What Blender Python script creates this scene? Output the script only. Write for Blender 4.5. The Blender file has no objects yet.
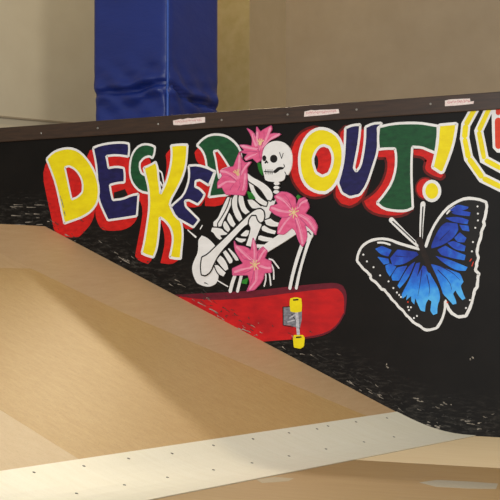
import bpy, bmesh, math, random
from mathutils import Vector, Matrix
from mathutils.geometry import tessellate_polygon
random.seed(7)
SC = bpy.context.scene
COL = SC.collection

# ---------------------------------------------------------------- camera maths (500 x 500 frame)
FL = 1400.0
YAW = math.atan(.000412 * FL)
D0, EYE = 10.95, 1.07
PITCH = math.atan((286. - 250.) / FL)
F0 = Vector((-math.sin(YAW), math.cos(YAW), 0)); RT = Vector((math.cos(YAW), math.sin(YAW), 0)); ZZ = Vector((0, 0, 1))
FW = F0 * math.cos(PITCH) + ZZ * math.sin(PITCH)
UP = ZZ * math.cos(PITCH) - F0 * math.sin(PITCH)
CAM = -F0 * D0 + ZZ * EYE
def ray(px, py): return FW + RT * ((px - 250) / FL) - UP * ((py - 250) / FL)
def on_y(px, py, y=0.):
    r = ray(px, py); return CAM + r * ((y - CAM.y) / r.y)
def on_x(px, py, x):
    r = ray(px, py); return CAM + r * ((x - CAM.x) / r.x)
def on_z(px, py, z=0.):
    r = ray(px, py); return CAM + r * ((z - CAM.z) / r.z)

cam = bpy.data.cameras.new('camera'); co = bpy.data.objects.new('camera', cam); COL.objects.link(co)
cam.sensor_width = 36; cam.sensor_fit = 'HORIZONTAL'; cam.lens = 36 * FL / 500; cam.clip_end = 100
M = Matrix((RT, UP, -FW)).transposed().to_4x4(); M.translation = CAM; co.matrix_world = M
SC.camera = co

# ---------------------------------------------------------------- materials
def lin(c): return tuple((v / 255 / 12.92 if v / 255 <= .04045 else ((v / 255 + .055) / 1.055) ** 2.4) for v in c)
def nodes(name):
    m = bpy.data.materials.new(name); m.use_nodes = True
    nt = m.node_tree; return m, nt, nt.nodes['Principled BSDF']
def N(nt, t, **kw):
    n = nt.nodes.new(t)
    for k, v in kw.items():
        if hasattr(n, k): setattr(n, k, v)
        else: n.inputs[k].default_value = v
    return n
def math_(nt, op, a, b=None, clamp=False):
    n = nt.nodes.new('ShaderNodeMath'); n.operation = op; n.use_clamp = clamp
    for i, v in enumerate((a, b)):
        if v is None: continue
        if isinstance(v, (int, float)): n.inputs[i].default_value = v
        else: nt.links.new(v, n.inputs[i])
    return n.outputs[0]
def mixc(nt, fac, a, b):
    n = nt.nodes.new('ShaderNodeMix'); n.data_type = 'RGBA'
    for k, v in ((0, fac), (6, a), (7, b)):
        if isinstance(v, (int, float)): n.inputs[k].default_value = v
        elif isinstance(v, tuple): n.inputs[k].default_value = (*v[:3], 1)
        else: nt.links.new(v, n.inputs[k])
    return n.outputs[2]
def noise(nt, scale, stretch=(1, 1, 1), detail=4, rot=(0, 0, 0), rough=.55):
    tc = nt.nodes.new('ShaderNodeTexCoord'); mp = nt.nodes.new('ShaderNodeMapping')
    mp.inputs['Scale'].default_value = stretch; mp.inputs['Rotation'].default_value = rot
    nt.links.new(tc.outputs['Object'], mp.inputs['Vector'])
    n = N(nt, 'ShaderNodeTexNoise', Scale=scale, Detail=detail, Roughness=rough)
    nt.links.new(mp.outputs[0], n.inputs['Vector']); return n.outputs['Fac']
def ramp(nt, fac, lo, hi):
    n = nt.nodes.new('ShaderNodeMapRange'); n.inputs['From Min'].default_value = lo; n.inputs['From Max'].default_value = hi
    nt.links.new(fac, n.inputs['Value']); return n.outputs[0]
def bump(nt, b, h, strength=.2, dist=.01):
    n = N(nt, 'ShaderNodeBump', Strength=strength, Distance=dist); nt.links.new(h, n.inputs['Height'])
    nt.links.new(n.outputs[0], b.inputs['Normal'])

def paint(name, c, c2=None, rough=.5, scale=14, spec=.3):
    m, nt, b = nodes(name); c = lin(c)
    c2 = lin(c2) if c2 else tuple(v * .72 for v in c)
    n = noise(nt, scale, (1, 1, 2.2), 5)
    nt.links.new(mixc(nt, ramp(nt, n, .38, .68), c, c2), b.inputs['Base Color'])
    b.inputs['Roughness'].default_value = rough; b.inputs['Specular IOR Level'].default_value = spec
    return m
def plain(name, c, rough=.5, metal=0, spec=.5):
    m, nt, b = nodes(name)
    n = noise(nt, 40); c = lin(c)
    nt.links.new(mixc(nt, ramp(nt, n, .3, .7), c, tuple(v * .85 for v in c)), b.inputs['Base Color'])
    b.inputs['Roughness'].default_value = rough; b.inputs['Metallic'].default_value = metal
    b.inputs['Specular IOR Level'].default_value = spec
    return m
def wood(name, c, c2, rough=.5, grain=(1, 8, 1), scale=5., speck=.25, rot=0., spec=.25):
    m, nt, b = nodes(name); c = lin(c); c2 = lin(c2)
    g = noise(nt, scale, grain, 8, (0, 0, rot), .65)
    big = noise(nt, .9, (1, 1.6, 1), 3)
    col = mixc(nt, ramp(nt, g, .3, .72), c, c2)
    col = mixc(nt, math_(nt, 'MULTIPLY', ramp(nt, big, .35, .7), .35), col, c2)
    sp = noise(nt, 75, (1, 3.4, 1), 3, (0, 0, rot + .5))
    col = mixc(nt, math_(nt, 'MULTIPLY', ramp(nt, sp, .55, .70), speck), col, tuple(v * .45 for v in c2))
    nt.links.new(col, b.inputs['Base Color'])
    b.inputs['Roughness'].default_value = rough; b.inputs['Specular IOR Level'].default_value = spec
    bump(nt, b, g, .08, .002)
    return m

M_ = {}
M_['white'] = paint('white_paint', (240, 240, 238), (230, 230, 227), scale=9)
M_['yellow'] = paint('yellow_paint', (246, 228, 14), (234, 212, 10), scale=7)
M_['navy'] = paint('navy_paint', (30, 28, 88), (20, 18, 66))
M_['green'] = paint('green_paint', (22, 84, 46), (16, 66, 38))
M_['red'] = paint('red_paint', (216, 28, 22), (188, 18, 18))
M_['dred'] = paint('dark_red_paint', (110, 16, 12), (80, 12, 10))
M_['orange'] = paint('orange_red_paint', (226, 66, 34), (210, 50, 26))
M_['ink'] = paint('black_line_paint', (20, 17, 15), (14, 12, 11))
M_['pink'] = paint('pink_paint', (234, 106, 150), (222, 84, 132), scale=16)
M_['lpink'] = paint('light_pink_paint', (244, 160, 188), (238, 142, 176), scale=22)
M_['dpink'] = paint('deep_pink_paint', (196, 84, 134), (180, 66, 116), scale=22)
M_['cream'] = paint('cream_paint', (238, 214, 160), (222, 180, 130))
M_['leaf'] = paint('leaf_green_paint', (44, 140, 42), (26, 96, 30))
M_['maroon'] = paint('maroon_paint', (112, 22, 42), (92, 16, 34))
M_['board'] = paint('board_red_paint', (208, 22, 26), (172, 14, 24), scale=5)
M_['greyp'] = paint('grey_paint', (140, 142, 150), (96, 96, 104), scale=30)
M_['lgrey'] = paint('light_grey_paint', (206, 206, 210), (160, 160, 168), scale=30)
M_['brown'] = paint('dark_brown_paint', (36, 24, 18), (22, 16, 14))
M_['scuff'] = paint('bare_scuff', (170, 160, 145), (96, 90, 82), scale=30)
M_['scuffd'] = paint('faint_scuff', (62, 59, 54), (38, 36, 33), scale=30)
M_['wallpl'] = paint('sticker_white', (236, 226, 218), (226, 200, 196), scale=60)
M_['scrib'] = paint('sticker_pink', (216, 140, 140), (200, 110, 116), scale=60)
def blue_paint():       # the wing colour fades from royal blue near the body to sky blue at the wing tips
    m, nt, b = nodes('blue_wing_paint')
    at = nt.nodes.new('ShaderNodeAttribute'); at.attribute_name = 'tone'
    n = noise(nt, 16, (1, 1, 1), 4)
    f = math_(nt, 'ADD', at.outputs['Fac'], math_(nt, 'MULTIPLY', math_(nt, 'SUBTRACT', n, .5), .7), True)
    cr = nt.nodes.new('ShaderNodeValToRGB'); e = cr.color_ramp.elements
    e[0].position = 0; e[0].color = (*lin((20, 34, 128)), 1)
    e[1].position = 1; e[1].color = (*lin((84, 184, 250)), 1)
    k = e.new(.35); k.color = (*lin((34, 74, 190)), 1)
    k = e.new(.7); k.color = (*lin((40, 136, 240)), 1)
    nt.links.new(f, cr.inputs[0]); nt.links.new(cr.outputs[0], b.inputs['Base Color'])
    b.inputs['Roughness'].default_value = .5; b.inputs['Specular IOR Level'].default_value = .3
    return m
M_['blue'] = blue_paint()

def black_wall():       # black paint, worn grey in a band just above the ramp where boards and shoes rub
    m, nt, b = nodes('black_wall_paint')
    tc = nt.nodes.new('ShaderNodeTexCoord'); sx = nt.nodes.new('ShaderNodeSeparateXYZ')
    nt.links.new(tc.outputs['Object'], sx.inputs[0])
    line = math_(nt, 'MULTIPLY_ADD', sx.outputs['X'], -.44); line.node.inputs[2].default_value = .6933
    line = math_(nt, 'MINIMUM', math_(nt, 'MAXIMUM', line, 0.), 1.583)
    h = math_(nt, 'SUBTRACT', sx.outputs['Z'], line)
    n = noise(nt, 9, (1, 1, 4.5), 10, (0, math.radians(-24), 0), .8)
    band = ramp(nt, h, .34, .0)
    wear = math_(nt, 'MULTIPLY', math_(nt, 'POWER', ramp(nt, n, .47, .74), 1.8), band, True)
    n2 = noise(nt, 3, (1, 1, 1), 5)
    base = mixc(nt, ramp(nt, n2, .35, .7), lin((10, 8, 7)), lin((18, 15, 13)))
    nt.links.new(mixc(nt, wear, base, lin((120, 114, 104))), b.inputs['Base Color'])
    b.inputs['Roughness'].default_value = .5; b.inputs['Specular IOR Level'].default_value = .2
    return m
M_['black'] = black_wall()

# ---------------------------------------------------------------- object helpers
def mesh_obj(name, verts, faces, mat, parent=None, smooth=False):
    me = bpy.data.meshes.new(name); me.from_pydata([tuple(v) for v in verts], [], faces)
    bm = bmesh.new(); bm.from_mesh(me); bmesh.ops.recalc_face_normals(bm, faces=bm.faces); bm.to_mesh(me); bm.free()
    if mat: me.materials.append(mat)
    if smooth:
        for p in me.polygons: p.use_smooth = True
    o = bpy.data.objects.new(name, me); COL.objects.link(o)
    if parent: o.parent = parent
    return o
def empty(name, loc, label, cat, group=None):
    o = bpy.data.objects.new(name, None); COL.objects.link(o); o.location = loc; o.empty_display_size = .2
    o['label'] = label; o['category'] = cat
    if group: o['group'] = group
    return o
def tag(o, label, cat=None, group=None, kind=None):
    if label: o['label'] = label
    if cat: o['category'] = cat
    if group: o['group'] = group
    if kind: o['kind'] = kind
    return o
def struct(o): o['kind'] = 'structure'; return o
def box_vf(a, b):
    x0, y0, z0 = a; x1, y1, z1 = b
    v = [(x, y, z) for x in (x0, x1) for y in (y0, y1) for z in (z0, z1)]
    return v, [(0, 1, 3, 2), (4, 6, 7, 5), (0, 4, 5, 1), (2, 3, 7, 6), (0, 2, 6, 4), (1, 5, 7, 3)]
def box(name, a, b, mat, parent=None, org=Vector((0, 0, 0)), bevel=0):
    v, f = box_vf(a, b); o = mesh_obj(name, [Vector(p) - org for p in v], f, mat, parent)
    if bevel:
        bm = bmesh.new(); bm.from_mesh(o.data)
        bmesh.ops.bevel(bm, geom=bm.edges[:], offset=bevel, segments=2, affect='EDGES', profile=.6)
        bm.to_mesh(o.data); bm.free()
    return o

# ---------------------------------------------------------------- the mural wall
WALL_X0, WALL_X1, TOP = -4.6, 3.7, 2.449
worg = Vector(((WALL_X0 + WALL_X1) / 2, .03, 0))
wall = empty('mural_wall', worg, 'long black plywood side wall beside the ramp, painted with lettering, skeleton and butterfly', 'wall')
panel = box('panel', (WALL_X0, 0, 0), (WALL_X1, .05, 2.40), M_['black'], wall, worg)
panel.data.transform(Matrix.Translation(worg)); panel.location = -worg
framing = box('framing', (WALL_X0, .05, 0), (WALL_X1, .14, 2.40), wood('stud_wood', (176, 140, 92), (140, 104, 62)), wall, worg)

def chaikin(pts, n=1, closed=True):
    """rounds the outline; corners the brush left sharp keep nearly all of their point"""
    for _ in range(n):
        L = len(pts); q = []
        for i in range(L):
            if not closed and i in (0, L - 1): q.append(pts[i]); continue
            a, b, c = Vector(pts[i - 1]), Vector(pts[i]), Vector(pts[(i + 1) % L])
            e1, e2 = b - a, c - b
            ang = math.degrees(e1.angle(e2)) if e1.length > 1e-9 and e2.length > 1e-9 else 0
            k = .25 if ang < 36 else (.12 if ang < 55 else .05)
            q.append(tuple(b - e1 * k)); q.append(tuple(b + e2 * k))
        pts = q
    return pts
def ellipse(cx, cy, rx, ry, n=20, rot=0):
    r = math.radians(rot)
    return [(cx + rx * math.cos(t) * math.cos(r) - ry * math.sin(t) * math.sin(r),
             cy + rx * math.cos(t) * math.sin(r) + ry * math.sin(t) * math.cos(r)) for t in [2 * math.pi * i / n for i in range(n)]]
LAY = .0004
COATS = [0]
def coat_y(layer):
    COATS[0] += 1
    return -LAY * layer - 1e-5 * (COATS[0] % 8)      # every coat dries on top of the one before
class Art:                      # flat coats of paint on the wall face, collected into one mesh; each coat lies a hair over the last
    def __init__(s): s.v = []; s.f = []; s.tone = []
    def coat(s, loops, layer, tone=0.):
        """loops: outline (and holes) as (x, z) on the wall face"""
        y = coat_y(layer)
        L3 = [[Vector((p[0], 0, p[1])) for p in lp] for lp in loops]
        n0 = len(s.v); flat = [p for lp in L3 for p in lp]
        tris = tessellate_polygon(L3)
        s.v += [Vector((p.x, y, p.z)) for p in flat]
        s.f += [tuple(n0 + i for i in t) for t in tris]
        s.tone += [tone] * len(flat) if not callable(tone) else [tone(p) for p in flat]
        # edges of the coat run back to the wall
        for lp in L3:
            m0 = len(s.v); k = len(lp)
            s.v += [Vector((p.x, y, p.z)) for p in lp] + [Vector((p.x, -.00005, p.z)) for p in lp]
            s.tone += [0.] * (2 * k)
            s.f += [(m0 + i, m0 + (i + 1) % k, m0 + k + (i + 1) % k, m0 + k + i) for i in range(k)]
    def fill(s, pts, layer, sm=1, holes=(), tone=0.):
        lp = [[(w.x, w.z) for w in (on_y(*p) for p in chaikin(q, sm))] for q in (pts, *holes)]
        s.coat(lp, layer, tone); return s
    def line(s, pts, width, layer, closed=False, sm=1, taper=(1, 1), jit=0.):
        pts = chaikin(pts, sm, closed) if sm else pts
        P = [Vector((w.x, w.z)) for w in (on_y(*p) for p in pts)]
        hw = width * .0078 / 2; n = len(P); Lf = []; Rg = []
        for i in range(n):
            a = P[i - 1] if (closed or i > 0) else P[i]; b = P[(i + 1) % n] if (closed or i < n - 1) else P[i]
            d = (b - a)
            if d.length < 1e-6: d = Vector((1, 0))
            d.normalize(); nn = Vector((-d.y, d.x))
            t = i / max(1, n - 1); k = hw * (taper[0] + (taper[1] - taper[0]) * t) * (1 + random.uniform(-jit, jit))
            e1 = P[i] - P[i - 1] if (closed or i > 0) else b - a; e2 = P[(i + 1) % n] - P[i] if (closed or i < n - 1) else e1
            if e1.length > 1e-7 and e2.length > 1e-7:
                c = max(.6, math.cos(e1.angle(e2) / 2)); k /= c
            Lf.append(P[i] + nn * k); Rg.append(P[i] - nn * k)
        y = coat_y(layer); m0 = len(s.v)
        s.v += [Vector((p.x, y - 4e-7 * i, p.y)) for i, p in enumerate(Lf)] + [Vector((p.x, y - 4e-7 * i, p.y)) for i, p in enumerate(Rg)]
        s.tone += [0.] * (2 * n)
        for i in range(n if closed else n - 1):
            j = (i + 1) % n; s.f.append((m0 + i, m0 + j, m0 + n + j, m0 + n + i))
        if not closed:                                   # rounded brush ends
            for idx, sg in ((0, -1), (n - 1, 1)):
                d = (P[1] - P[0]) if idx == 0 else (P[-1] - P[-2])
                if d.length < 1e-7: continue
                d = d.normalized() * sg; nn = Vector((-d.y, d.x)); r = (Lf[idx] - Rg[idx]).length / 2
                if r < 1e-4: continue
                c0 = len(s.v); y -= 1e-6; ring = [P[idx] + nn * r * math.cos(a) + d * r * math.sin(a) for a in [math.pi * q / 6 for q in range(7)]]
                s.v += [Vector((p.x, y, p.y)) for p in ring]; s.tone += [0.] * 7
                s.f.append(tuple(range(c0, c0 + 7)))
        return s
    def make(s, name, mat, parent=None, label=None):
        me = bpy.data.meshes.new(name); par_off = -worg if (parent is None or parent is wall) else Vector((0, 0, 0))
        me.from_pydata([tuple(v) for v in s.v], [], s.f)
        me.materials.append(M_[mat])
        a = me.attributes.new('tone', 'FLOAT', 'POINT')
        for i, t in enumerate(s.tone): a.data[i].value = t
        o = bpy.data.objects.new(name, me); COL.objects.link(o)
        o.parent = parent or wall
        if o.parent is wall: o.location = -worg
        if label: o['label'] = label
        return o

def letter(outer, hole, col, layer, shadow, label, blacks=(), rim=False, sm=1, ow=2.45, extra=None, extra_lines=()):
    o = Art().fill(outer, layer, sm, holes=(hole,) if hole else ()).make('painted_letter', col, wall, label)
    a = Art().line(outer, ow, layer + 1, True, sm, jit=.04)
    if hole: a.line(hole, ow * .9, layer + 1, True, sm, jit=.04)
    for e in extra_lines: a.line(e, 1.7, layer + 1, False, 1)
    a.make('outline', 'white', o, 'hand-painted white outline')
    s = Art()
    for q in shadow: s.fill(q, 2, 1)
    s.make('drop_shadow', 'red', o, 'red block shadow to the left of the letter')
    if rim:
        s = Art()
        for q in shadow: s.line(q, 5, 1, True, 1)
        s.make('shadow_fade', 'dred', o, 'dark red faded edge of the shadow')
    if blacks:
        s = Art()
        for q in blacks: s.fill(q, 3, 1)
        s.make('black_gap', 'ink', o)
    return o

D_ = [(46.6,159),(53,152.4),(61,149),(70,148),(78,150.4),(85,156.4),(92,166),(97,177),(99.4,189),(98,202),(92,211),(83,217),(73,220.6),(64.6,223.6),(63,217),(60,202),(56,184),(51,170)]
Dh = [(65,167.6),(69,166),(75,169),(80,175),(83,183),(82.6,192),(78,197),(72,199.4),(69.4,188),(67,176)]
letter(D_, Dh, 'yellow', 6, [[(46,162),(42.6,176),(47,198),(51,216),(54,230),(60,235),(68,237.6),(79,237),(85,231),(91,224),(95,214),(96,190),(75,160),(52,156)]], 'yellow capital letter D, the first of the lettering')
E_ = [(93,148),(100,145),(111,143),(123,142.4),(129,143.6),(129.4,150),(128.6,156.6),(117,155),(106.6,156),(107.4,161),(108.6,168),(117,166.6),(124,168),(125,175),(124.6,182.4),(117,183),(110,185),(111,192),(113,200),(123,199),(132,195),(138.6,194),(138,204),(137,216),(125,218),(108,220.4),(103,210),(99,200),(98,190),(97.4,176),(96,162)]
letter(E_, None, 'navy', 4, [[(90,150),(87,157),(92,175),(96,200),(95,215),(99,226),(103,230),(112,231),(124,230),(133,225),(138,217),(139,195),(140,188),(133,178),(130,158),(125,150),(100,150)]], 'navy blue capital letter E beside the yellow D', blacks=[[(114,192.4),(119,191),(125,189),(128,195),(122,198),(114,199)]])
C_ = [(155.1,146.9),(150.2,144.5),(143.2,144.1),(136.9,147.3),(132,154.6),(129.9,164.4),(129.9,175.6),(133.4,184.7),(140.4,191.7),(150,193.5),(151,186.8),(149,177),(141.8,173.5),(139.7,167.9),(140.1,162.3),(144.6,157.4),(149.5,156.3),(152.7,158.1),(154.7,153.2)]
letter(C_, None, 'green', 4, [[(128,160),(126,180),(128,192),(134,200),(152,204),(152,168),(150,159),(146,156),(140,158)]], 'green capital letter C tucked behind the K')
K_ = [(171.2,145.5),(180.3,144.5),(187.7,144.8),(187.3,154.6),(185.9,167.2),(182.4,178.4),(176.8,189.6),(171.2,199.4),(169.8,204.8),(174,209),(179.6,217.4),(182.4,225.8),(183.1,237),(181.7,249.6),(181,258.7),(175.4,258.7),(169.8,257.3),(171.9,248.2),(173.3,238.4),(171.2,228.6),(165.6,220.9),(160,217.4),(159.7,225.8),(158.6,237),(157.2,248.2),(153.7,257.3),(147.4,255.9),(141.8,253.1),(144.6,241.2),(146.7,227.2),(148.8,213.2),(149.5,202),(148.8,188),(145.3,174.2),(143.9,167.9),(150.2,165.1),(155.8,161.9),(157.9,167.2),(158.6,177),(160,186.8),(160.7,193.8),(164.9,186.1),(168.4,175.6),(171.2,163),(171.9,153.2)]
letter(K_, None, 'yellow', 6, [[(137,193),(140,200),(143,210),(141,225),(138,240),(135,256),(139,261),(148,264),(152,260),(155,245),(152,200),(148,190)],
    [(158,212),(160,219),(164,231),(165,243),(162,257),(160.5,263),(171,264.5),(176,262),(181,258),(184,230),(178,215),(168,208)],
    [(171,148),(165.6,154.6),(167,164),(165.6,177),(162,186),(164,192),(174,180),(173,150)]], 'tall yellow capital letter K with long legs',
    extra_lines=[[(158.5,170),(162,172.5),(164.2,184),(162.8,186.5),(160.5,182)]])
E2 = [(188.8,165.7),(198,165),(207.9,167.9),(215.2,171.6),(212.3,177.8),(209,185.5),(200.2,180),(195.8,181.1),(195.4,186.6),(200.2,188.8),(205,194.3),(202.4,199.8),(198,204.6),(189.2,200.2),(185.2,200.9),(185.9,206.4),(191.4,211.9),(199.1,219.6),(198,221.8),(193.6,227.3),(183.7,221.8),(176,217.4),(170.8,206.8),(176,202),(183.7,195.4),(188.1,184.4),(189.6,175.6)]
letter(E2, None, 'navy', 8, [[(194,179),(201,178),(209,185),(208,191),(205,199),(201,206),(192,208),(184,205),(184,199),(194,188)], [(176,214),(183,226),(186,229),(192,229.5),(195,226)]], 'small tilted navy capital letter E after the K')
D2 = [(196.9,145.2),(202.4,139.3),(209,135.3),(216.7,134.2),(225.5,135.6),(233.2,140.4),(239.8,148.1),(242,158),(239,175),(235,187),(228,195),(220,195.8),(209,197.2),(210,191),(213,180),(215.6,171.6),(210,169),(206.8,166.8),(205.7,158),(202.4,150.3)]
letter(D2, [(213.8,151.4),(218,150.5),(223,157),(229.5,167.5),(222,170),(219.5,179),(217,168),(216,160)], 'green', 4, [[(206,166),(209,186),(205,195),(205,206),(218,206.5),(229,201),(232,190),(240,170),(228,150),(215,146),(200,146),(194.5,152),(196,160),(200,165)]], 'green capital letter D behind the pink lily')
O_ = [(299,160),(300.8,147.4),(306.2,136.6),(313.4,130.3),(321.5,128),(330.5,130.3),(338.6,136.6),(343.1,147.4),(343.1,161.8),(340.4,174.4),(334.1,187),(326,192.8),(317,192.4),(307.1,187),(300.8,176.2)]
Oh = [(312.5,160.9),(315.2,151.9),(319.7,146.5),(324.2,145.3),(329.6,147.4),(333.2,155.5),(332.3,165.4),(328.7,173.5),(322.4,176.2),(316.1,172.6)]
letter(O_, Oh, 'yellow', 6, [[(290.5,165),(291.5,150),(296,139),(304,131),(315,127.5),(335,135),(340,180),(330,192),(322,196),(313,197),(303,193.5),(295,184),(291.5,175)]], 'yellow round capital letter O beside the skull', blacks=[ellipse(315.8,162.5,2.6,7.5)], rim=True, ow=3.0)
U_ = [(345.4,128),(353,125),(360.4,124.6),(360,133),(358,148),(355,163),(354,168),(356.6,171.4),(360.6,166),(363,155),(365,141),(365.4,127),(373,123.4),(381.5,123),(380.6,126),(378,128),(378.6,137),(378,151),(373,167),(367,185),(360,195),(350,197.4),(342,193),(338,183),(341,173),(344,159),(345,141)]
letter(U_, None, 'navy', 4, [[(340,133),(346,127),(365,130),(372,160),(366,190),(360,201),(350,206),(341,203.5),(335.5,196),(336,180),(341,160)]], 'navy blue capital letter U between the O and T', rim=True)
T_ = [(379,127),(392,124),(404,123),(420,123),(430,124.6),(438,126),(438,135),(437,143),(435.6,153),(428,150),(422,147.4),(412.4,147),(411.6,161),(411.6,179),(412.4,195),(413,208),(406,211),(396,211),(384,209),(377,203),(384,195),(392,183),(396,169),(396.4,155),(395,148.6),(386,148.6),(379,149.4),(378,139)]
letter(T_, None, 'green', 6, [[(378,150),(378,157),(386,157),(388,165),(386,176),(380,188),(372,196),(364,201),(367,208),(376,213.5),(392,216),(405,214),(412,208),(400,180),(399,150)], [(413,150),(414,155),(422,156),(427,160),(425,168),(427,172),(434,176),(441,178),(443.5,175),(436,166),(436,152),(424,149)]], 'large green capital letter T near the right end', rim=True)
X_ = [(439,125),(457,123.4),(456,133),(453,147),(448,161),(443.6,172),(441,173),(432.4,167.4),(435,157),(437.6,145),(438.4,133)]
ex = Art().fill(X_, 8, 1).fill(ellipse(432, 191, 7.5, 9), 8, 0).make('painted_exclamation_mark', 'yellow', wall, 'yellow exclamation mark with a round dot')
Art().line(X_, 2.6, 9, True, 1).line(ellipse(432, 191, 8, 9.6), 3, 9, True, 0).make('outline', 'white', ex, 'hand-painted white outline')
Art().fill(ellipse(425.5, 188.5, 9, 10), 2, 0).make('drop_shadow', 'red', ex, 'red shadow behind the dot')
Art().line(ellipse(425.5, 188.5, 9, 10), 3, 1, True, 0).make('shadow_fade', 'dred', ex)

# skeleton -------------------------------------------------------
sk = Art(); ln = Art(); gp = Art()
def cG(*p): return [(x / 8.333 + 205, y / 8.333 + 190) for x, y in p]
def cH(*p): return [(x / 8.333 + 235, y / 8.333 + 170) for x, y in p]
def cI(*p): return [(x / 8.333 + 205, y / 8.333 + 225) for x, y in p]
def cV(*p): return [(x / 6.25 + 245, y / 6.25 + 180) for x, y in p]
BL = [10.]
def bone(q, w=1.25, sm=2):
    sk.fill(q, BL[0], sm)
    if w: ln.line(q, w, BL[0] + .35, True, sm)
    BL[0] += .7
pelvis = [(198.5,240),(202,235.5),(208,238),(215,245),(219,252),(214,258),(218,270),(219,278),(216,284),(210,287),(203,286),(197,283),(193.5,276),(192,268),(194,261),(198.5,252)]
bone(pelvis, 0)
bone(cI((185,195),(205,188),(242,222),(282,272),(288,300),(255,302),(225,255)))
bone(cI((146,225),(175,203),(205,240),(238,290),(232,318),(205,328),(182,290),(158,250)))
bone(cI((92,290),(130,248),(164,275),(194,330),(202,370),(170,388),(128,340)))
bone(cI((76,330),(110,328),(152,368),(182,398),(157,434),(118,418),(92,378)))
# raised rear forearm and hand
bone(cG((205,52),(183,60),(128,180),(108,230),(68,265),(68,305),(105,317),(112,270),(152,225),(202,120),(217,70)))
bone(cG((215,56),(238,68),(224,130),(188,205),(158,260),(142,306),(113,312),(106,280),(150,215),(190,140)))
bone(cG((60,308),(110,310),(150,322),(165,343),(198,358),(182,378),(135,382),(152,406),(125,421),(93,397),(73,362),(48,347)))
# ribs, back to front
bone(cG((203,183),(227,208),(243,250),(264,285),(242,316),(213,302),(183,250),(187,222)))
bone(cG((173,252),(202,290),(219,330),(196,358),(163,332),(148,295),(157,262)))
bone(cG((352,78),(400,74),(440,105),(490,150),(430,160),(396,158),(366,122)))
bone(cG((286,36),(325,50),(334,100),(348,148),(384,184),(342,210),(306,182),(286,130),(276,80)))
bone(cG((226,70),(262,16),(280,24),(276,80),(275,140),(306,200),(320,242),(290,270),(262,242),(238,190),(223,130)))
bone(cH((285,250),(330,258),(350,235),(312,330),(296,380),(252,445),(236,420),(252,370),(242,330),(212,315),(230,298)), 0)
bone(cH((108,75),(157,108),(168,150),(194,200),(232,238),(280,268),(268,304),(235,300),(178,264),(142,200),(118,130)))
bone(cH((100,14),(150,56),(212,86),(274,126),(319,178),(325,225),(306,260),(272,254),(252,222),(212,162),(158,124),(110,94)))
for cx, cy in ((352,112),(350,147),(348,183)): bone([(x, y) for x, y in ellipse(cx / 8.333 + 235, cy / 8.333 + 170, 3.4, 2.3, 12)], .8, 1)
bone(cV((122,250),(165,236),(190,258),(228,266),(218,294),(170,296),(133,282)))
bone(cV((102,292),(125,280),(160,303),(203,316),(192,343),(145,334),(108,318)))
bone(cV((84,350),(100,342),(140,354),(184,360),(167,388),(118,388),(83,374)))
bone(cV((72,398),(118,400),(154,400),(122,424),(76,430)))
bone(cG((298,375),(345,330),(384,336),(374,372),(352,392),(308,388)), 1.0)
bone(cG((252,410),(270,392),(310,402),(354,402),(344,428),(310,443),(278,433)), 1.0)
gp.fill([(270.4,214.8),(273.4,213.2),(281,218.4),(281,221.8),(276,221.0),(271.4,218)], BL[0], 1)
# knee, shins, fingers
bone([(296,227),(300,232),(285,242),(270,251),(262,256),(259,249),(277,236),(288,229)], 0)
bone([(302,225),(309,226),(314,231),(313.5,237),(310,241),(303,242),(300,236)], 0)
sk.line([(304.5,240),(299,255),(294,272),(290.6,288)], 3.9, BL[0], taper=(1, .9)); sk.line([(311,237),(306,251),(300.5,270),(297,288)], 3.7, BL[0], taper=(1, .85))
sk.line([(235,276),(232.5,283),(230.5,291)], 4, 10); sk.line([(241.5,276),(239.5,284),(237.8,291)], 3.4, 10)
for q in [[(269.5,259),(273,260),(276,264),(279,268)], [(272,265),(274,270),(274,279)], [(268,268),(270,275),(271,285)], [(265,270),(266.5,278),(264.5,286)]]: sk.line(q, 1.6, 10)
sk.line([(217,280),(222,283),(228,286.5)], 1.2, 10)
sk.line([(188,230),(192.5,234),(196,237)], 2., 10, taper=(.5, 1)); sk.line([(200.5,229),(202.5,225.5)], 1.2, 10)
ln.line([(303.5,240),(302,234),(309,231.5),(311.5,234.5)], 1.2, BL[0] + .4)
ln.line([(306.5,243),(301,262),(294.6,287)], 1.2, BL[0] + .4)
BL[0] += 1
bone(cG((430,200),(388,206),(362,240),(368,290),(384,320),(368,390),(342,465),(420,485),(430,420),(462,340),(484,290),(462,258),(436,232)))
bone([(206,276),(202,275),(201,266),(202.5,257),(208,254.5),(215,247.5),(229,234.4),(242.2,221.2),(250.6,213.2),(256.6,209),(261.6,208.4),(264.8,211),(265.8,216),(264.6,221.4),(261.4,223.2),(258.4,220.8),(256.8,215.6),(252.6,215.4),(249.6,219),(248.8,224.8),(244.6,227.4),(232.6,240.6),(221,253.2),(215.5,262.4),(211.5,272.5)], 1.4)
skull = [(263.8,150.4),(266.2,145.6),(271,142.1),(277.4,140.8),(283.8,142.1),(289.4,146.4),(292.6,152.8),(293.1,161.6),(291.8,169.6),(288.9,175.2),(286.5,174.5),(285.4,179.2),(282.2,181.6),(275.8,182.1),(269.4,181.6),(265.9,180),(264.9,176),(263.8,171.2),(262.6,166.4),(262.2,160),(262.6,155.2)]
sk.fill(skull, BL[0], 2); B3 = BL[0] + 1
ln.line([(285.3,181),(286.9,174.6),(285.6,172)], .8, B3)
gp.fill(ellipse(274.5, 158.9, 3.7, 4.0), B3, 0).fill(ellipse(265.1, 158.4, 2.0, 2.9), B3, 0)
gp.fill([(267,160),(265,163.2),(266.6,163.8),(267.4,162.8),(268.6,163.6),(269.2,162.6)], B3, 1)
gp.fill([(274,171),(276,169.6),(278,167.6),(281,166.8),(285,167.6),(284,169.3),(280.5,170),(278,172.4),(275.5,173.6)], B3, 1)
ln.line([(265.2,171.6),(269,172),(275.5,172.2)], 1.1, B3); ln.line([(284,168.4),(285.4,166.6),(284.6,164.5)], .8, B3)
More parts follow.
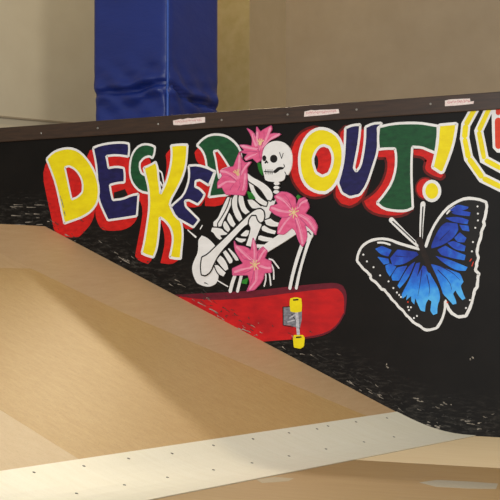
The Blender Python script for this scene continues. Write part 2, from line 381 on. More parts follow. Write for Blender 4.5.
for x in (266.6, 268.8, 270.8, 272.8): ln.line([(x, 169.8), (x + .1, 174.2)], .8, B3, sm=0)
ln.line([(280.4,152.6),(282.4,158.6)], .8, B3, sm=0); ln.line([(284,153.4),(282.4,158.6)], .8, B3, sm=0)
so = sk.make('painted_skeleton', 'white', wall, 'white skeleton crouching on the painted red skateboard')
ln.make('bone_lines', 'ink', so, 'thin black drawing lines'); gp.make('hollows', 'ink', so, 'black eye sockets, nose and gap beside the ribs')

# lilies ---------------------------------------------------------
def lily(pts, light, deep, centre, leaves, label, layer=16):
    layer += 24
    o = Art().fill(pts, layer, 1).make('painted_lily', 'pink', wall, label)
    a = Art()
    for q in light: a.line(q, 2.4, layer + 1.0, taper=(.5, 1), jit=.15).line([(x + 1.6, y - .8) for x, y in q], .7, layer + 1.5, taper=(1, .3))
    a.make('petal_highlight', 'lpink', o, 'paler pink petal streaks')
    a = Art()
    for q in deep: a.line(q, .8, layer + 2, taper=(1, .4))
    a.line(pts, .6, layer + 1, True)
    a.make('petal_edge', 'dpink', o, 'deep pink petal creases')
    a = Art()
    cx, cy = centre
    for ang in centre_angles: a.line([(cx, cy), (cx + 5 * math.cos(ang), cy - 5 * math.sin(ang))], 1.1, layer + 3, sm=0)
    a.fill(ellipse(cx, cy, 1.6, 1.6), layer + 3, 0)
    a.make('stamen', 'cream', o, 'cream stamens')
    if leaves:
        a = Art()
        for q in leaves: a.fill(q, layer - 1, 1)
        a.make('leaf', 'leaf', o, 'green leaf')
    return o
def c6(*p): return [(x / 6.25 + 215, y / 6.25 + 120) for x, y in p]
def cX(*p): return [(x / 5 + 180, y / 5 + 225) for x, y in p]
centre_angles = (1.2, 1.6, 2.1, .8)
lily(c6((205,52),(240,70),(262,105),(266,42),(290,75),(310,60),(358,36),(362,60),(345,90),(380,82),(418,90),(380,115),(340,130),(310,170),(300,210),(298,250),(270,268),(240,240),(200,255),(188,240),(210,212),(160,202),(190,188),(158,158),(200,155),(235,165),(240,120),(225,85)),
     [c6((285,190),(270,140),(268,80)), c6((300,165),(330,110),(350,55)), c6((300,175),(350,120),(405,92)), c6((265,185),(215,175),(170,162)), c6((260,215),(230,225),(200,245)), c6((240,90),(245,120),(262,160))],
     [c6((282,200),(275,150),(285,80)), c6((300,160),(315,110),(312,70)), c6((270,200),(220,195),(175,200)), c6((290,245),(285,215),(288,190))],
     c6((288,150))[0], [c6((268,262),(290,272),(305,318),(302,348),(280,322))], 'pink lily tucked above the skull')
centre_angles = (1.3, 1.7, 2.2, 2.6)
lily(c6((160,200),(172,245),(195,268),(235,262),(205,300),(208,350),(208,400),(205,440),(190,472),(130,467),(75,467),(50,422),(22,428),(22,390),(52,350),(35,318),(80,298),(122,292),(138,250),(150,220)),
     [c6((150,370),(155,300),(160,225)), c6((160,350),(190,300),(220,270)), c6((140,370),(90,330),(45,320)), c6((130,390),(80,385),(32,415)), c6((180,440),(190,400),(195,340))],
     [c6((140,385),(100,350),(60,345)), c6((165,345),(175,300),(172,260)), c6((150,440),(165,410),(160,380)), c6((100,440),(110,420),(125,400))],
     c6((150,340))[0], [c6((205,445),(235,455),(258,492),(220,497))], 'pink lily in front of the skeleton shoulder and green letter', 18)
centre_angles = (.4, 1.2, 1.9, 2.7, 3.6, 4.6, 5.4)
lily(cV((188,102),(230,73),(280,78),(322,115),(325,165),(342,120),(378,108),(402,150),(406,175),(382,210),(430,235),(458,290),(447,345),(420,312),(380,278),(397,340),(386,390),(365,418),(340,382),(322,320),(300,300),(250,342),(208,337),(213,280),(240,232),(200,222),(158,188),(165,163),(212,150)),
     [cV((300,190),(250,130),(205,105)), cV((290,205),(225,195),(175,175)), cV((290,225),(245,280),(220,325)), cV((325,240),(350,310),(365,395)), cV((345,220),(400,250),(440,310)), cV((330,180),(355,145),(390,130))],
     [cV((300,180),(280,120),(250,90)), cV((290,230),(230,235),(215,225)), cV((320,250),(330,300),(345,370)), cV((350,240),(390,280),(385,285)), cV((340,170),(345,145),(380,118))],
     cV((312,205))[0], [cV((325,105),(335,92),(352,105),(340,125))], 'large open pink lily below the skull beside the letter O')
lily(cX((275,78),(285,100),(340,110),(358,128),(370,62),(388,108),(390,132),(420,108),(442,130),(427,168),(458,180),(463,238),(427,240),(418,280),(378,325),(338,332),(355,290),(345,250),(268,252),(266,218),(320,192),(298,160),(277,120)),
     [cX((375,190),(330,150),(290,110)), cX((375,185),(378,130),(372,80)), cX((365,215),(320,220),(280,235)), cX((385,225),(385,280),(355,320)), cX((395,180),(410,150),(430,125)), cX((400,205),(430,215),(455,215))],
     [cX((365,180),(320,170),(300,130)), cX((360,225),(330,240),(275,245)), cX((375,230),(365,280),(345,325)), cX((392,170),(395,140),(420,115))],
     cX((380,200))[0], [cX((318,275),(348,262),(338,296),(312,292))], 'pink lily low down over the skeleton knee', 16)

# painted skateboard ---------------------------------------------
deck_pts = [(176,297),(200,294.5),(230,293),(260,291),(290,287.5),(320,284.5),(335,283.6),(342,286.5),(345.4,293),(346,302),(344,315),(338,326),(328,334),(310,338.5),(290,339.5),(270,341),(250,343),(210,325)]
sb = Art().fill(deck_pts, 6, 1).make('painted_skateboard', 'board', wall, 'red skateboard deck seen from below')
Art().fill([(170,295),(200,293.5),(230,292),(260,290),(290,286.5),(320,283.6),(335,282.6),(343,285.5),(346.8,293),(346.8,302),(345,315),(344,312),(344.6,300),(342.8,293),(337,288.2),(318,289.5),(290,293),(260,297),(230,299.5),(205,300)], 7, 1).line([(344,314),(338,325),(328,333),(310,337.5),(292,338.5)], 1.6, 7).make('deck_edge', 'maroon', sb, 'dark maroon upper edge of the deck')
tr = Art().fill([(283.4,307),(290,307),(297,309),(302,311),(302,319),(300,329),(295,327),(290,325.5),(283.4,325)], 8, 0).make('truck', 'greyp', sb, 'grey truck base')
Art().line([(283.4,325),(283.2,307),(290,306.6)], .9, 9, sm=0).line([(292,314),(300,329)], .8, 9, sm=0).line([(284,325.4),(293,327)], .8, 9, sm=0).make('truck_line', 'ink', tr)
Art().line([(296.8,310),(297.6,322),(298.8,337)], 3.4, 10, sm=0).line([(290,318),(296,314)], 1.4, 10, sm=0).line([(288,322),(295,320)], 1.2, 10, sm=0).make('axle', 'lgrey', tr, 'pale grey axle')
for w, hub in (([(290.6,298.4),(296,297),(301.4,298.4),(302.3,305),(301.8,311.5),(296,312.8),(290.6,311.5),(289.7,303.4)], (296.2,300)), ([(293,337.6),(294.2,335),(303.2,335),(305,337.6),(304.1,346.6),(300.5,348.8),(294.2,347.5)], (299.2,337.4))):
    wo = Art().fill(w, 11, 1).make('wheel', 'yellow', sb, 'yellow skateboard wheel')
    Art().line([(hub[0] - 2.4, hub[1]), (hub[0] + 2, hub[1] - .4)], 1.5, 12, sm=0).make('wheel_hub', 'ink', wo)

# octagon rings at the right edge --------------------------------
ow = Art(); oy = Art(); orr = Art()
r1 = [(476.5,106),(465.8,125),(464.6,138),(468.6,158),(482.6,178),(502,187.5)]; r2 = [(490.5,106),(478.8,131),(484.4,159.5),(502,169)]
r1 += [(1036 - x, y - .075 * (1036 - 2 * x)) for x, y in r1[::-1]]; r2 += [(1036 - x, y - .075 * (1036 - 2 * x)) for x, y in r2[::-1]]      # the rings close beyond the frame
ow.line(r1, 9.2, 3, sm=0).line(r2, 8.6, 3, sm=0); ow.fill([(491.5,106),(492,130),(492.8,148),(497,152.5),(507,153.5),(529,152.5),(541,148.5),(544,144),(544,102)], 3, 0)
def seg(a, b, w):
    A, Bp = Vector(a), Vector(b); d = Bp - A; A2 = A + d * .5 * min(1, 5 / d.length); B2_ = Bp - d * .5 * min(1, 5 / d.length); oy.line([tuple(A2), tuple(A2 + d * .45), tuple(B2_)], w, 4, sm=0, jit=.1)
for r, w in ((r1, 5.2), (r2, 4.4)):
    for a, b in zip(r[:-1], r[1:]): seg(a, b, w)
orr.line([(498.2,121),(498.6,145.5)], 6.4, 4, sm=0).line([(498.4,109),(498.4,112.5)], 5, 4, sm=0).line([(508,120),(508.6,146)], 6, 4, sm=0).line([(518,119),(518.6,145.5)], 6, 4, sm=0).line([(528,118),(528.6,145)], 6, 4, sm=0).line([(537.6,117),(538,142)], 5.6, 4, sm=0)
oc = ow.make('painted_ring', 'white', wall, 'white and yellow angular rings cut off at the right edge')
oy.make('ring_stripe', 'yellow', oc, 'yellow stripes inside the white rings'); orr.make('ring_core', 'orange', oc, 'orange red bar inside the rings')

# butterfly -------------------------------------------------------
out = [(419,249),(408,246),(398,243),(390,239.6),(380,238.4),(370,240.6),(362,246),(358,254),(357,261),(362,267),(369,274),(372,280),(380,287),(386,292),(396,303),(406,315),(416,324),(428,330.4),(437,328),(442,320),(445,310),(445.4,301),(450,312),(458,317),(466,316),(471,306),(474,294),(477.5,283),(479,274),(475.5,269),(478,260),(477,252),(480,240),(483,228),(485,218),(487,206),(486,202),(478,199),(466,198),(456,202),(446,209),(436,222),(430,234),(426,246)]
_o = []
for i, (p, q) in enumerate(zip(out, out[1:] + out[:1])):
    _o.append(p)
    if 9 <= i <= 16 or 26 <= i <= 34:
        for u in (.33, .66):
            k = random.uniform(-1.1, 1.1); d = Vector(q) - Vector(p); d.normalize()
            _o.append((p[0] + (q[0] - p[0]) * u - d.y * k, p[1] + (q[1] - p[1]) * u + d.x * k))
cut = _o.index(out[21]); 
bf = Art().fill(out, 2, 1).make('painted_butterfly', 'ink', wall, 'blue and black butterfly with a white outline')
a = Art().line(_o[:cut + 1], 2.6, 3, jit=.12).line(_o[cut:], 2.8, 3, jit=.15)
a.line([(417.5,245),(405,233.5),(391.5,220)], 5.2, 3, sm=0, taper=(.7, 1)).line([(421,243),(421.5,225),(423,204)], 5.0, 3, sm=0, taper=(.6, 1))
a.line([(378,242.6),(384,242.6),(390,244.6)], 1.8, 4).line([(447,213.6),(450,210),(455,207)], 1.6, 4)
for c in [(477.6,206.4),(478,213.6),(478,220.4),(475.4,227.8),(473,242),(472,251.4),(363.4,254.6),(367,261.4),(373.6,267.2),(380.2,275.4),(388.6,281.4),(393.4,288),(397,292.5),(401,297),(399.2,295),(408,307),(411,307.3),(409,310),(417,316),(414,318),(470,300),(466,308)]:
    a.fill(ellipse(c[0], c[1], .95, 1.0, 8), 4, 0)
a.make('wing_outline', 'white', bf, 'white wing outline, antennae and dots')
Art().line([(415,242),(404,231.5),(393,221.5)], 1.2, 5, sm=0).line([(421.6,240),(422,225),(423,207)], 1.3, 5, sm=0).make('antenna_line', 'ink', bf)
Art().line([(470,261),(471.5,259)], 1, 4, sm=0).line([(472,266),(473.5,262)], .8, 4, sm=0).fill(ellipse(447.5, 302.5, .9, .9, 8), 4, 0).fill(ellipse(408, 302, .8, .8, 8), 4, 0).make('wing_fleck', 'orange', bf, 'small orange flecks')
org_b = on_y(424, 252); ob = Vector((org_b.x, org_b.z))
def tone(p):
    d = Vector((p.x, p.z)) - ob; return min(1, max(0, d.length / .42 * .55 + (-d.y) * 1.15 + (.10 if d.x > 0 else 0)))
cells = [[(376,249),(382,246.4),(391,250),(388,256),(381,254)], [(391,258),(398,250),(416,252),(418,255),(404,264),(393,265)], [(386,266),(390,264),(396,267),(390,276),(387,271)],
 [(397,268),(407,266),(399,280),(393,280),(392,276)], [(408,267),(415,262),(408,278),(400,288),(398,285)], [(416,264),(420,263),(416,280),(408,294),(403,298),(402,294),(410,280)],
 [(378,257),(388,259),(389,263),(384,264)],
 [(419,274),(423,266),(427,268),(432,278),(438,288),(440,298),(437,305),(437,313),(433,314.4),(430,310),(431,301),(428,299),(425.6,303),(425,311),(421,310),(418,303),(416,298),(415,304),(412,301),(412,296),(407,300),(408,294),(414,284)],
 [(450,210),(458,205),(468,207),(467,209),(456,212)], [(452,212.6),(460,210.6),(470,212.4),(469,216),(456,214.6)], [(446,218),(458,217),(468,220),(467,224),(454,222)], [(460,225),(468,226),(469,231),(463,230)],
 [(432,244),(440,228),(446,223),(457,224),(458,230),(453,238),(442,245),(432,248)], [(455,238),(460,233),(466,238),(464,242),(458,241.6)], [(448,243),(454,241.4),(465,246),(464,251),(455,249)],
 [(438,250),(446,246),(453,251),(465,255),(464,260),(454,258),(442,255)], [(436,256),(450,260),(462,265),(467,267),(465,270.5),(456,270),(444,263)],
 [(429,264),(438,266),(446,269),(460,274),(463,282),(460,286),(463,294),(465,298),(462,299.6),(458,295),(455,290),(453,293),(456,300),(456.4,303),(453,304),(448,298),(443,293),(439,282),(435,272)]]
a = Art()
for q in cells:
    mx = sum(p[0] for p in q) / len(q); my = sum(p[1] for p in q) / len(q)
    a.fill([(x + (x - mx) / (math.hypot(x - mx, y - my) + .1) * .7, y + (y - my) / (math.hypot(x - mx, y - my) + .1) * .7) for x, y in q], 6, 2, tone=tone)
a.make('wing_pattern', 'blue', bf, 'royal to sky blue wing cells')
a = Art()
for q in [[(422,270),(420,285),(418,296)], [(427,275),(430,288),(429,296)], [(438,270),(450,282),(452,290)], [(440,266),(452,272),(460,280)], [(396,256),(408,257)], [(440,240),(450,230)]]: a.line(q, .9, 7, taper=(1, .3))
a.make('wing_vein', 'navy', bf, 'dark blue veins')
Art().line([(420,240),(422.5,249),(427,260),(430,270)], 8, 8, taper=(.75, .7)).line([(430,266),(438,282),(444,300)], 3.4, 8, taper=(1, .6)).fill(ellipse(419.8, 241, 3.6, 4), 8, 0).make('butterfly_body', 'brown', bf, 'dark brown furry body')

# scuffs along the foot of the wall ------------------------------
base_px = [(-60,230),(0,226),(45,226),(100,255),(182,298),(262,342),(322,370),(352,384),(384,404),(404,416),(428,427),(460,435),(520,438)]
def base_y(x):
    for (x0, y0), (x1, y1) in zip(base_px[:-1], base_px[1:]):
        if x <= x1: return y0 + (y1 - y0) * (x - x0) / (x1 - x0)
    return 438
a = Art(); b_ = Art()
for i in range(190):
    x = random.uniform(2, 498)
    off = abs(random.gauss(0, 13)) + 2.5
    if x < 62 and random.random() < .7: off = abs(random.gauss(16, 9)) + 1
    if off > 46: continue
    L = random.uniform(.8, 5) * (2 if random.random() < .1 else 1); dx = L / 2
    y0, y1 = base_y(x - dx) - off, base_y(x + dx) - off + random.uniform(-1.2, 1.2)
    on_art = (178 < x < 345 and 283 < (y0 + y1) / 2 < 340)
    if x > 345 and off > 30 and random.random() < .6: continue
    t = a if random.random() < (.30 if on_art else .14) else b_
    t.line([(x - dx, y0), (x, (y0 + y1) / 2 + random.uniform(-.7, .7)), (x + dx, y1)], random.uniform(.5, 1.2) if t is b_ else random.uniform(.4, .95), 14 if on_art else 5, sm=0, taper=(1, .3), jit=.35)
for (x0, y0), (x1, y1) in (((345,378),(362,389)), ((366,388),(384,398)), ((440,402),(452,406)), ((10,224),(50,222)), ((0,205),(55,206)), ((2,214),(40,216)), ((50,229),(76,239)), ((96,243),(130,262)), ((60,196),(66,215)), ((195,302),(225,318)), ((238,328),(258,337)), ((420,421),(440,427)), ((460,420),(480,423)), ((387,365),(389,366)), ((470,358),(474,359)), ((410,398),(425,402))):
    for k in range(5):
        u = random.random(); v = min(1, u + random.uniform(.08, .3)); dy = random.uniform(-2.2, 2.2)
        a.line([(x0 + (x1 - x0) * u, y0 + (y1 - y0) * u + dy), (x0 + (x1 - x0) * v, y0 + (y1 - y0) * v + dy)], random.uniform(.5, 1.4), 15, sm=0, taper=(1, .4))
tag(a.make('scuff_marks', 'scuff', wall, 'pale scrapes along the foot of the wall'), None, kind='stuff')
tag(b_.make('faint_scuff_marks', 'scuffd', wall, 'faint grey scrapes along the foot of the wall'), None, kind='stuff')

# ---------------------------------------------------------------- rail on top of the wall
m, nt, b = nodes('rail_wood'); n = noise(nt, 6, (1.2, 1, 14), 7)
nt.links.new(mixc(nt, ramp(nt, n, .3, .75), lin((66, 46, 32)), lin((44, 31, 22))), b.inputs['Base Color']); b.inputs['Roughness'].default_value = .42
M_['rail'] = m
rorg = Vector((worg.x, .06, 2.325))
rail = empty('top_rail', rorg, 'dark brown wooden rail capping the black mural wall, dotted with screws', 'rail')
box('rail_board', (WALL_X0, -.018, 2.325), (WALL_X1, .16, 2.451), M_['rail'], rail, rorg, bevel=.006)
M_['screw'] = plain('screw_steel', (150, 146, 138), .4, .7)
def disc_vf(c, r, ax, h, n=10):
    ax = ax.normalized(); u = ax.orthogonal().normalized(); w = ax.cross(u); v = []; f = []
    for k, (rr, hh) in enumerate(((r, 0), (r, h * .5), (r * .65, h))):
        v += [c + (u * math.cos(2 * math.pi * i / n) + w * math.sin(2 * math.pi * i / n)) * rr + ax * hh for i in range(n)]
    for k in range(2):
        f += [(k * n + i, k * n + (i + 1) % n, (k + 1) * n + (i + 1) % n, (k + 1) * n + i) for i in range(n)]
    f.append(tuple(range(2 * n, 3 * n))); return v, f
for px, py in [(-16,137.5),(41,133.2),(97.5,128.2),(158,124),(221.5,120),(287.5,114.6),(356.5,109.6),(430.5,104),(510,98)]:
    p = on_y(px, py, -.018); v, f = disc_vf(p, .009, Vector((0, -1, 0)), .003)
    mesh_obj('screw', [q - rorg for q in v], f, M_['screw'], rail)
for pts, lab in (([(173,120.6),(178,119.6),(180.5,118.9),(183,119.4),(188,118),(192,118.4),(198,117.6),(205,117),(205.2,122.4),(192,124),(184,124.6),(181,125.2),(173.5,125)], 'leftmost narrow white sticker, below the blue pad'),
            ([(304.5,111.6),(308,110.8),(311,110),(315,110.4),(320,109.8),(330,109.6),(338.5,109),(339.4,113.2),(325,115),(312,116),(304,116.8)], 'middle narrow white sticker, above the letter O'),
            ([(445,100.6),(449,99.6),(453,99.2),(458,99),(464,98.7),(470,98.6),(470.4,101.6),(474,101),(473.5,103.8),(465,104.7),(455,105.6),(445,106.2)], 'rightmost narrow white sticker, above the yellow rings')):
    P = [on_y(x, y, -.018) for x, y in pts]
    n = len(P); v = [Vector((p.x, -.0182, p.z)) for p in P] + [Vector((p.x, -.0192, p.z)) for p in P]
    t = tessellate_polygon([[Vector((p.x, p.z, 0)) for p in P]])
    f = [tuple(n + i for i in q) for q in t] + [(i, (i + 1) % n, n + (i + 1) % n, n + i) for i in range(n)]
    st = mesh_obj('sticker', [q - rorg for q in v], f, M_['wallpl'], rail); st['label'] = lab
    # small pink handwriting, too small to read
    x0 = min(p[0] for p in pts) + 2.5; x1 = max(p[0] for p in pts) - 4; ym = lambda x: sum(p[1] for p in pts) / n - .072 * (x - (x0 + x1) / 2) 
    vv = []; ff = []; x = x0
    while x < x1:
        pa = on_y(x, ym(x) - random.uniform(.3, 1.5), -.018); pb = on_y(x + random.uniform(.5, 1.2), ym(x) + random.uniform(.3, 1.5), -.018)
        k = len(vv); vv += [Vector((pa.x - .002, -.0197, pa.z)), Vector((pa.x + .002, -.0197, pa.z)), Vector((pb.x + .002, -.0197, pb.z)), Vector((pb.x - .002, -.0197, pb.z))]; ff.append((k, k + 1, k + 2, k + 3)); x += 1.25
    mesh_obj('sticker_writing', [q - rorg for q in vv], ff, M_['scrib'], st)

# ---------------------------------------------------------------- the ramp
g = (on_z(150, 500) - on_z(470, 437)); g.z = 0; g.normalize()
PROF = [(-4.6, 1.583), (-2.06, 1.583), (-2.023, 1.581), (1.14, .189), (1.22, .1545), (1.30, .121), (1.38, .0885), (1.46, .060), (1.54, .0365), (1.62, .0185), (1.70, .007), (1.78, .0015), (1.86, .0)]
def zs(s):
    for (a, za), (b, zb) in zip(PROF[:-1], PROF[1:]):
        if s <= b: return za + (zb - za) * (s - a) / (b - a)
    return 0.
WID = 6.0
rorg2 = Vector((0.9, -3.0, 0))
rampo = empty('bank_ramp', rorg2, 'plywood skate bank sloping down to the right against the black mural wall', 'ramp')
P_NEAR = wood('ply_near', (196, 164, 124), (186, 151, 110), speck=.28, grain=(7, 1, 1), rot=.4)
P_TOP = wood('ply_top', (198, 166, 124), (188, 153, 110), speck=.22, grain=(2, 5, 1))
P_MAIN = wood('ply_main', (195, 160, 107), (182, 144, 90), speck=.42, grain=(2.5, 6, 1), rot=.25)
P_LOW = wood('ply_low', (204, 177, 138), (196, 166, 126), speck=.3, grain=(2, 5, 1))
P_SIDE = wood('ply_side', (150, 116, 74), (126, 94, 58))
PLATE = wood('transition_board', (232, 225, 204), (224, 215, 190), rough=.45, speck=.16, scale=3, spec=.3)
def sheet(name, s0, s1, tlo, thi, mat, lift=0., thick=.011, label=None, nt_=10):
    ss = [s0] + [p[0] for p in PROF if s0 < p[0] < s1] + [s1]
    more = []
    for a, b in zip(ss[:-1], ss[1:]):
        k = max(1, int((b - a) / .25)); more += [a + (b - a) * i / k for i in range(k)]
    ss = more + [s1]; v = []; f = []; nc = nt_ + 1
    for top in (1, 0):
        for s in ss:
            z = max(zs(s) + lift - (0 if top else thick), .0005)
            lo, hi = tlo(s), thi(s)
            for j in range(nc):
                t = lo + (hi - lo) * j / nt_; y = g.y * t; x = s + g.x * t
                v.append(Vector((x, y, z)) - rorg2)
    n = len(ss) * nc
    for i in range(len(ss) - 1):
        for j in range(nt_):
            a = i * nc + j; f += [(a, a + 1, a + nc + 1, a + nc), (n + a, n + a + nc, n + a + nc + 1, n + a + 1)]
    for i in range(len(ss) - 1):
        a = i * nc; f += [(a, a + nc, n + a + nc, n + a)]; a = i * nc + nt_; f += [(a, n + a, n + a + nc, a + nc)]
    for j in range(nt_):
        a = j; f += [(a, n + a, n + a + 1, a + 1)]; a = (len(ss) - 1) * nc + j; f += [(a, a + 1, n + a + 1, n + a)]
    o = mesh_obj(name, v, f, mat, rampo)
    if label: o['label'] = label
    return o
SEAM = [(-4.6, 1.2), (-2.023, 1.24), (-1.167, 1.127), (-.437, 1.009), (.121, .815), (.997, .506), (1.30, .40)]
def seam(s):
    for (a, ta), (b, tb) in zip(SEAM[:-1], SEAM[1:]):
        if s <= b: return ta + (tb - ta) * (s - a) / (b - a)
    return SEAM[-1][1]
GAP = .0015
c0 = lambda s: .002
cW = lambda s: WID
sheet('plywood_sheet', -2.023, 1.262, c0, lambda s: seam(s) - GAP, P_NEAR, label='long tapering plywood sheet along the foot of the wall')
sheet('plywood_sheet', -2.023, -1.163 - GAP, lambda s: seam(s) + GAP, cW, P_TOP, label='plywood sheet at the top of the slope')
sheet('plywood_sheet', -1.163 + GAP, 1.262, lambda s: seam(s) + GAP, lambda s: 3.45 - GAP, P_MAIN, label='large yellowish plywood sheet in the middle of the slope')
sheet('plywood_sheet', -1.163 + GAP, 1.262, lambda s: 3.45 + GAP, cW, P_LOW, label='paler plywood sheet nearest the camera')
sheet('deck_sheet', -4.6, -2.023 - GAP, c0, cW, P_TOP, label='flat top platform of the ramp')
tp = sheet('transition_board', 1.250, 1.86, c0, cW, PLATE, lift=.005, thick=.012, label='cream-white curved board at the foot of the slope')
# body below the sheets
bs = [(s, z - .0125) for s, z in PROF if z > .03]; bs = bs + [(1.62, .0005), (-4.6, .0005)]
v = []; k = len(bs)
for t in (.004, WID - .004): v += [Vector((s + g.x * t, g.y * t, max(z, .0005))) - rorg2 for s, z in bs]
f = [tuple(range(k)), tuple(range(2 * k - 1, k - 1, -1))] + [(i, (i + 1) % k, k + (i + 1) % k, k + i) for i in range(k)]
mesh_obj('side_frame', v, f, P_SIDE, rampo)
# screws in the sheets
def hit(px, py):
    r = ray(px, py).normalized(); lo = None; prev = None; d = 4.
    while d < 18:
        P = CAM + r * d; t = P.y / g.y; s = P.x - g.x * t; h = P.z - (zs(s) + (.005 if s > 1.25 else 0))
        if h < 0: 
            return CAM + r * (d - .004 * .5)
        d += .004
    return None
M_['dscrew'] = plain('dark_screw', (92, 84, 72), .5, .3)
for px, py in [(34,472.5),(84,466),(128.5,458.5),(213.5,445.5),(76.5,493.5),(124.5,485),(167.5,477.5),(213.5,470),(253,439),(289,433),(317,429),(328,426),(356,422),(387,418),(252,463),(289,456),(326,449),(364,442),(394,437),(172,453.5)]:
    P = hit(px, py)
    if P is None: continue
    t = P.y / g.y; s = P.x - g.x * t
    slope = (zs(s + .02) - zs(s - .02)) / .04; nrm = Vector((-slope, 0, 1)).normalized()
    base = Vector((P.x, P.y, zs(s) + .005)); v, f = disc_vf(base, .009, nrm, .0025, 8)
    mesh_obj('screw', [q - rorg2 for q in v], f, M_['dscrew'], rampo)

# ---------------------------------------------------------------- floor
FD = wood('floor_brown', (172, 141, 96), (160, 127, 82), speck=.2, grain=(.6, 5, 1), scale=4, rot=.1)
FLt = wood('floor_light_sheet', (238, 213, 170), (230, 202, 156), speck=.1, grain=(.6, 5, 1), scale=3)
fl = box('floor', (-16, -14, -.1), (12, 16, -.0135), FD); struct(fl)
fp = on_z(360, 460); fq = on_z(500, 468)
def slab(name, pts, z0, z1, mat, label=None, cat=None, group=None):
    c = sum((Vector((p[0], p[1], 0)) for p in pts), Vector()) / len(pts); c.z = z0; n = len(pts)
    v = [Vector((p[0], p[1], z1)) - c for p in pts] + [Vector((p[0], p[1], z0)) - c for p in pts]
    f = [tuple(range(n)), tuple(range(2 * n - 1, n - 1, -1))] + [(i, (i + 1) % n, n + (i + 1) % n, n + i) for i in range(n)]
    o = mesh_obj(name, v, f, mat); o.location = c
    if label: tag(o, label, cat, group)
    return o
xe = lambda y: 1.862 + g.x * (y / g.y)
yf = fp.y; sl = (fq.y - fp.y) / (fq.x - fp.x)
slab('floor_sheet', [(xe(-.002), -.002), (3.69, -.002), (3.69, yf + sl * (3.69 - fp.x)), (xe(yf), yf)], -.0135, -.0003, FLt, 'pale plywood floor sheet lying along the wall right of the cream board', 'floor sheet')
y2 = lambda x: yf + sl * (x - fp.x) - .004
slab('floor_sheet', [(xe(y2(1.7)), y2(1.7)), (5.2, y2(5.2)), (5.2, -7.2), (xe(-7.2), -7.2)], -.0135, -.0003, FD, 'brown plywood floor in the foreground below the cream board', 'floor sheet')
M_['tape'] = plain('grey_tape', (176, 163, 138), .5)
slab('tape_patch', [tuple(on_z(x, y)[:2]) for x, y in ((419,482.4),(437,480),(470,481.6),(498,483.6),(496,489),(470,488.6),(436,486.8))], -.0003, .0003, M_['tape'], 'longer strip of greyish tape on the brown floor at the right', 'tape')
M_['tape2'] = plain('grey_tape_dull', (172, 154, 122), .5)
slab('tape_patch', [tuple(on_z(x, y)[:2]) for x, y in ((256,479.6),(275,477),(294,478.4),(288,481.2),(262,483))], -.0003, .0003, M_['tape2'], 'small dull tape patch beside the cream board edge', 'tape')

# ---------------------------------------------------------------- hall behind
def wallmat(name, c, c2, bs=.1, sc=3, rough=.8):
    m, nt, b = nodes(name); n = noise(nt, sc, (1, 1, 1), 6); n2 = noise(nt, 60)
    nt.links.new(mixc(nt, ramp(nt, n, .3, .7), lin(c), lin(c2)), b.inputs['Base Color']); b.inputs['Roughness'].default_value = rough
    b.inputs['Specular IOR Level'].default_value = .2
    bump(nt, b, n2, bs, .004); return m
W1 = wallmat('hall_wall', (164, 148, 124), (156, 140, 116))
W2 = wallmat('rough_plaster', (192, 180, 142), (180, 166, 124), .5, 8)
YB = 5.6
pc = on_y(168, 60, 2.0); xc = pc.x
pl = on_y(93.5, 60, 2.0); pr = on_x(218.5, 60, xc)
# pilaster: front face between pixel columns 205..249, side face to 286
yp = 4.6
q249 = on_y(249.5, 60, yp); q286 = on_x(286, 60, q249.x); YB = q286.y
struct(box('wall_back', (q249.x - 3.0, YB, -.0135), (11, YB + .2, 7), W1))
pil = box('trim_1', (q249.x - 1.4, yp, -.0135), (q249.x, YB - .001, 7), W2)
struct(pil)
pil.data.materials.append(wallmat('hall_wall_side', (190, 172, 140), (182, 164, 132)))
for p in pil.data.polygons:
    if p.normal.x > .9: p.material_index = 1
# damaged plaster patches on the pilaster face
# left wall, at its own angle
cw = lambda px, d: CAM + (F0 + RT * ((px - 250) / FL)) * d
A = cw(0, 14.6); dirw = (RT * 1.127 + F0).normalized()
A0 = A - dirw * 6; A1 = A + dirw * 3.2; nb = Vector((-dirw.y, dirw.x, 0)) * .2
v = [Vector((p.x, p.y, z)) for p in (A0, A1, A1 + nb, A0 + nb) for z in (-.0135, 7)]
f = [(0, 2, 3, 1), (2, 4, 5, 3), (4, 6, 7, 5), (6, 0, 1, 7), (0, 6, 4, 2), (1, 3, 5, 7)]
struct(mesh_obj('wall_left', v, f, wallmat('left_wall', (190, 179, 154), (185, 173, 148))))
zl = EYE + (286 - 116) * 14.6 / FL
no = -nb.normalized() * .018
v = [Vector((p.x, p.y, z)) for p in (A0 + no, A1 + no, A1, A0) for z in (zl - .012, zl + .006)]
struct(mesh_obj('trim_2', v, f, plain('ledge_paint', (150, 136, 112), .6)))

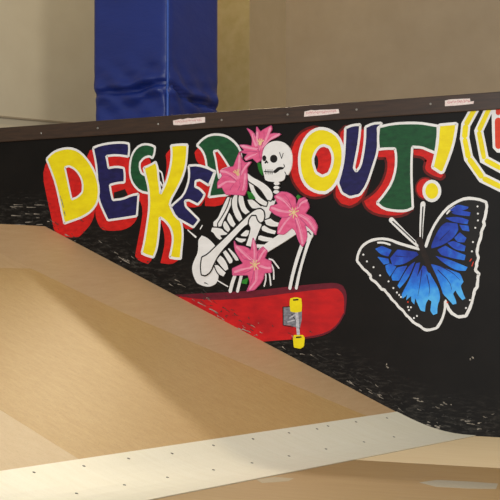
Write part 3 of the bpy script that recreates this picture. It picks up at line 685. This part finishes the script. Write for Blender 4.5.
# padded column
corg = Vector(((pl.x + xc) / 2, (2.0 + pr.y) / 2, -.0135))
colm = empty('padded_column', corg, 'square column wrapped in a shiny blue vinyl crash pad behind the wall', 'column')
PADT = .11
box('column', (pl.x + PADT, 2.0 + PADT, -.0135), (xc - PADT, pr.y, 7), W2, colm, corg)
m, nt, b = nodes('blue_vinyl'); n = noise(nt, 2.2, (1, 1, 2.5), 6); n3 = noise(nt, 1.1, (1, 1, 1), 2)
nt.links.new(mixc(nt, ramp(nt, n3, .3, .7), lin((28, 52, 134)), lin((20, 40, 112))), b.inputs['Base Color'])
b.inputs['Roughness'].default_value = .42; b.inputs['Specular IOR Level'].default_value = .5
bump(nt, b, n, .5, .03); M_['vinyl'] = m
def pad(name, P0, ux, width, nrm, mat, label, phase):
    nx, nz = 40, 150; z0, z1 = 1.75, 5.6; v = []; f = []
    zc0 = on_y(130, 92, 2.0).z
    for j in range(nz + 1):
        u = j / nz; z = z0 + (z1 - z0) * (u ** 1.6)
        for i in range(nx + 1):
            t = i / nx; x = t * width
            zl_ = zc0 + (.05 * t if phase == 0 else .045 - .13 * math.sin(min(1, t * 1.3) * math.pi / 2)) + .012 * math.sin(t * 9 + phase)
            dz = z - zl_
            d = -.06 * math.exp(-(dz / .02) ** 2) + .042 * math.exp(-((dz - .06) / .045) ** 2) + .03 * math.exp(-((dz + .07) / .045) ** 2)
            fan = math.exp(-((abs(dz) - .02) / .22) ** 2)
            d += fan * (.014 * math.sin(t * 17 + dz * 22 + phase) + .010 * math.sin(t * 7 - dz * 40))
            d += .006 * math.sin(t * 3.1 + z * 2.3 + phase) * math.sin(z * 1.4)
            edge = min(1, min(t, 1 - t) * 14); d *= .35 + .65 * edge
            d -= .012 * (1 - edge) ** 2; low = 1 / (1 + math.exp((z - zc0 - .05) / .03)); x = x + (.5 - t) * .05 * low * (1 if phase == 0 else .4)
            v.append(P0 + ux * x + nrm * d + ZZ * (z - P0.z))
    base = len(v)
    for j in range(nz + 1):
        for i in (0, nx): 
            q = v[j * (nx + 1) + i]; w = P0 + ux * (i / nx * width) - nrm * (PADT - .002); v.append(Vector((w.x, w.y, q.z)))
    for j in range(nz):
        for i in range(nx):
            a = j * (nx + 1) + i; f.append((a, a + 1, a + nx + 2, a + nx + 1))
        a = j * (nx + 1); c = base + 2 * j
        f.append((a, a + nx + 1, c + 2, c)); a += nx; f.append((a, c + 1, c + 3, a + nx + 1))
    o = mesh_obj(name, [q - corg for q in v], f, mat, colm, smooth=True); o['label'] = label
    return o
pad('pad', Vector((pl.x, 2.0, 0)), Vector((1, 0, 0)), xc - pl.x - .012, Vector((0, -1, 0)), M_['vinyl'], 'wide left face of the blue pad', 0)
pad('pad', Vector((xc, 2.0 + .012, 0)), Vector((0, 1, 0)), pr.y - 2.012, Vector((1, 0, 0)), M_['vinyl'], 'narrow right face of the blue pad', 2)
M_['piping'] = plain('blue_piping', (40, 84, 178), .4)
v = []; f = []; kz = 80
for j in range(kz + 1):
    z = 1.75 + 3.85 * j / kz; r = .013
    zc0 = on_y(168, 89, 2.0).z; dd = -.02 * math.exp(-((z - zc0) / .03) ** 2)
    v += [Vector((xc - .010 + dd + r * math.cos(a), 2.010 - dd + r * math.sin(a), z)) - corg for a in [math.pi * 2 * q / 8 for q in range(8)]]
for j in range(kz): f += [(j * 8 + i, j * 8 + (i + 1) % 8, (j + 1) * 8 + (i + 1) % 8, (j + 1) * 8 + i) for i in range(8)]
mesh_obj('corner_piping', v, f, M_['piping'], colm, smooth=True)['label'] = 'lighter blue corner seam'

# ---------------------------------------------------------------- light
def area(name, loc, target, size, power, col, shape='DISK', sy=None, spread=180):
    l = bpy.data.lights.new(name, 'AREA'); l.shape = shape; l.size = size
    if sy: l.size_y = sy
    l.energy = power; l.spread = math.radians(spread); l.color = col; o = bpy.data.objects.new(name, l); COL.objects.link(o); o.location = loc
    o.rotation_euler = (Vector(target) - Vector(loc)).to_track_quat('-Z', 'Y').to_euler(); return o
area('hall_lamp', (-2.4, 3.9, TOP + 3.9 * 1.035), (-1.2, -1.9, 1.0), .3, 74, (1, .85, .58), spread=96)
area('front_fill', (2.5, -12.5, 3.6), (0, 0, 1.5), 2.5, 800, (.94, .97, 1))  # added fill from behind the camera, brightens the mural face
area('overhead_fill', (5.5, -1.0, 8.5), (1.0, .5, 1.5), 2.0, 240, (1, .96, .88))  # unseen soft fill, added to lift the ramp's shade and right-facing sides
area('back_fill', (q249.x + 4.5, YB - 2.6, 1.0), (q249.x + 4.2, YB, 1.5), .8, 14, (1, .92, .76))  # invented low wash behind the mural, lightens the lower back wall
W = bpy.data.worlds.new('hall'); SC.world = W; W.use_nodes = True
W.node_tree.nodes['Background'].inputs[0].default_value = (1, .95, .88, 1); W.node_tree.nodes['Background'].inputs[1].default_value = .36
vs = SC.view_settings; vs.view_transform = 'Standard'; vs.look = 'None'; vs.gamma = 1; vs.use_curve_mapping = False; vs.exposure = 0
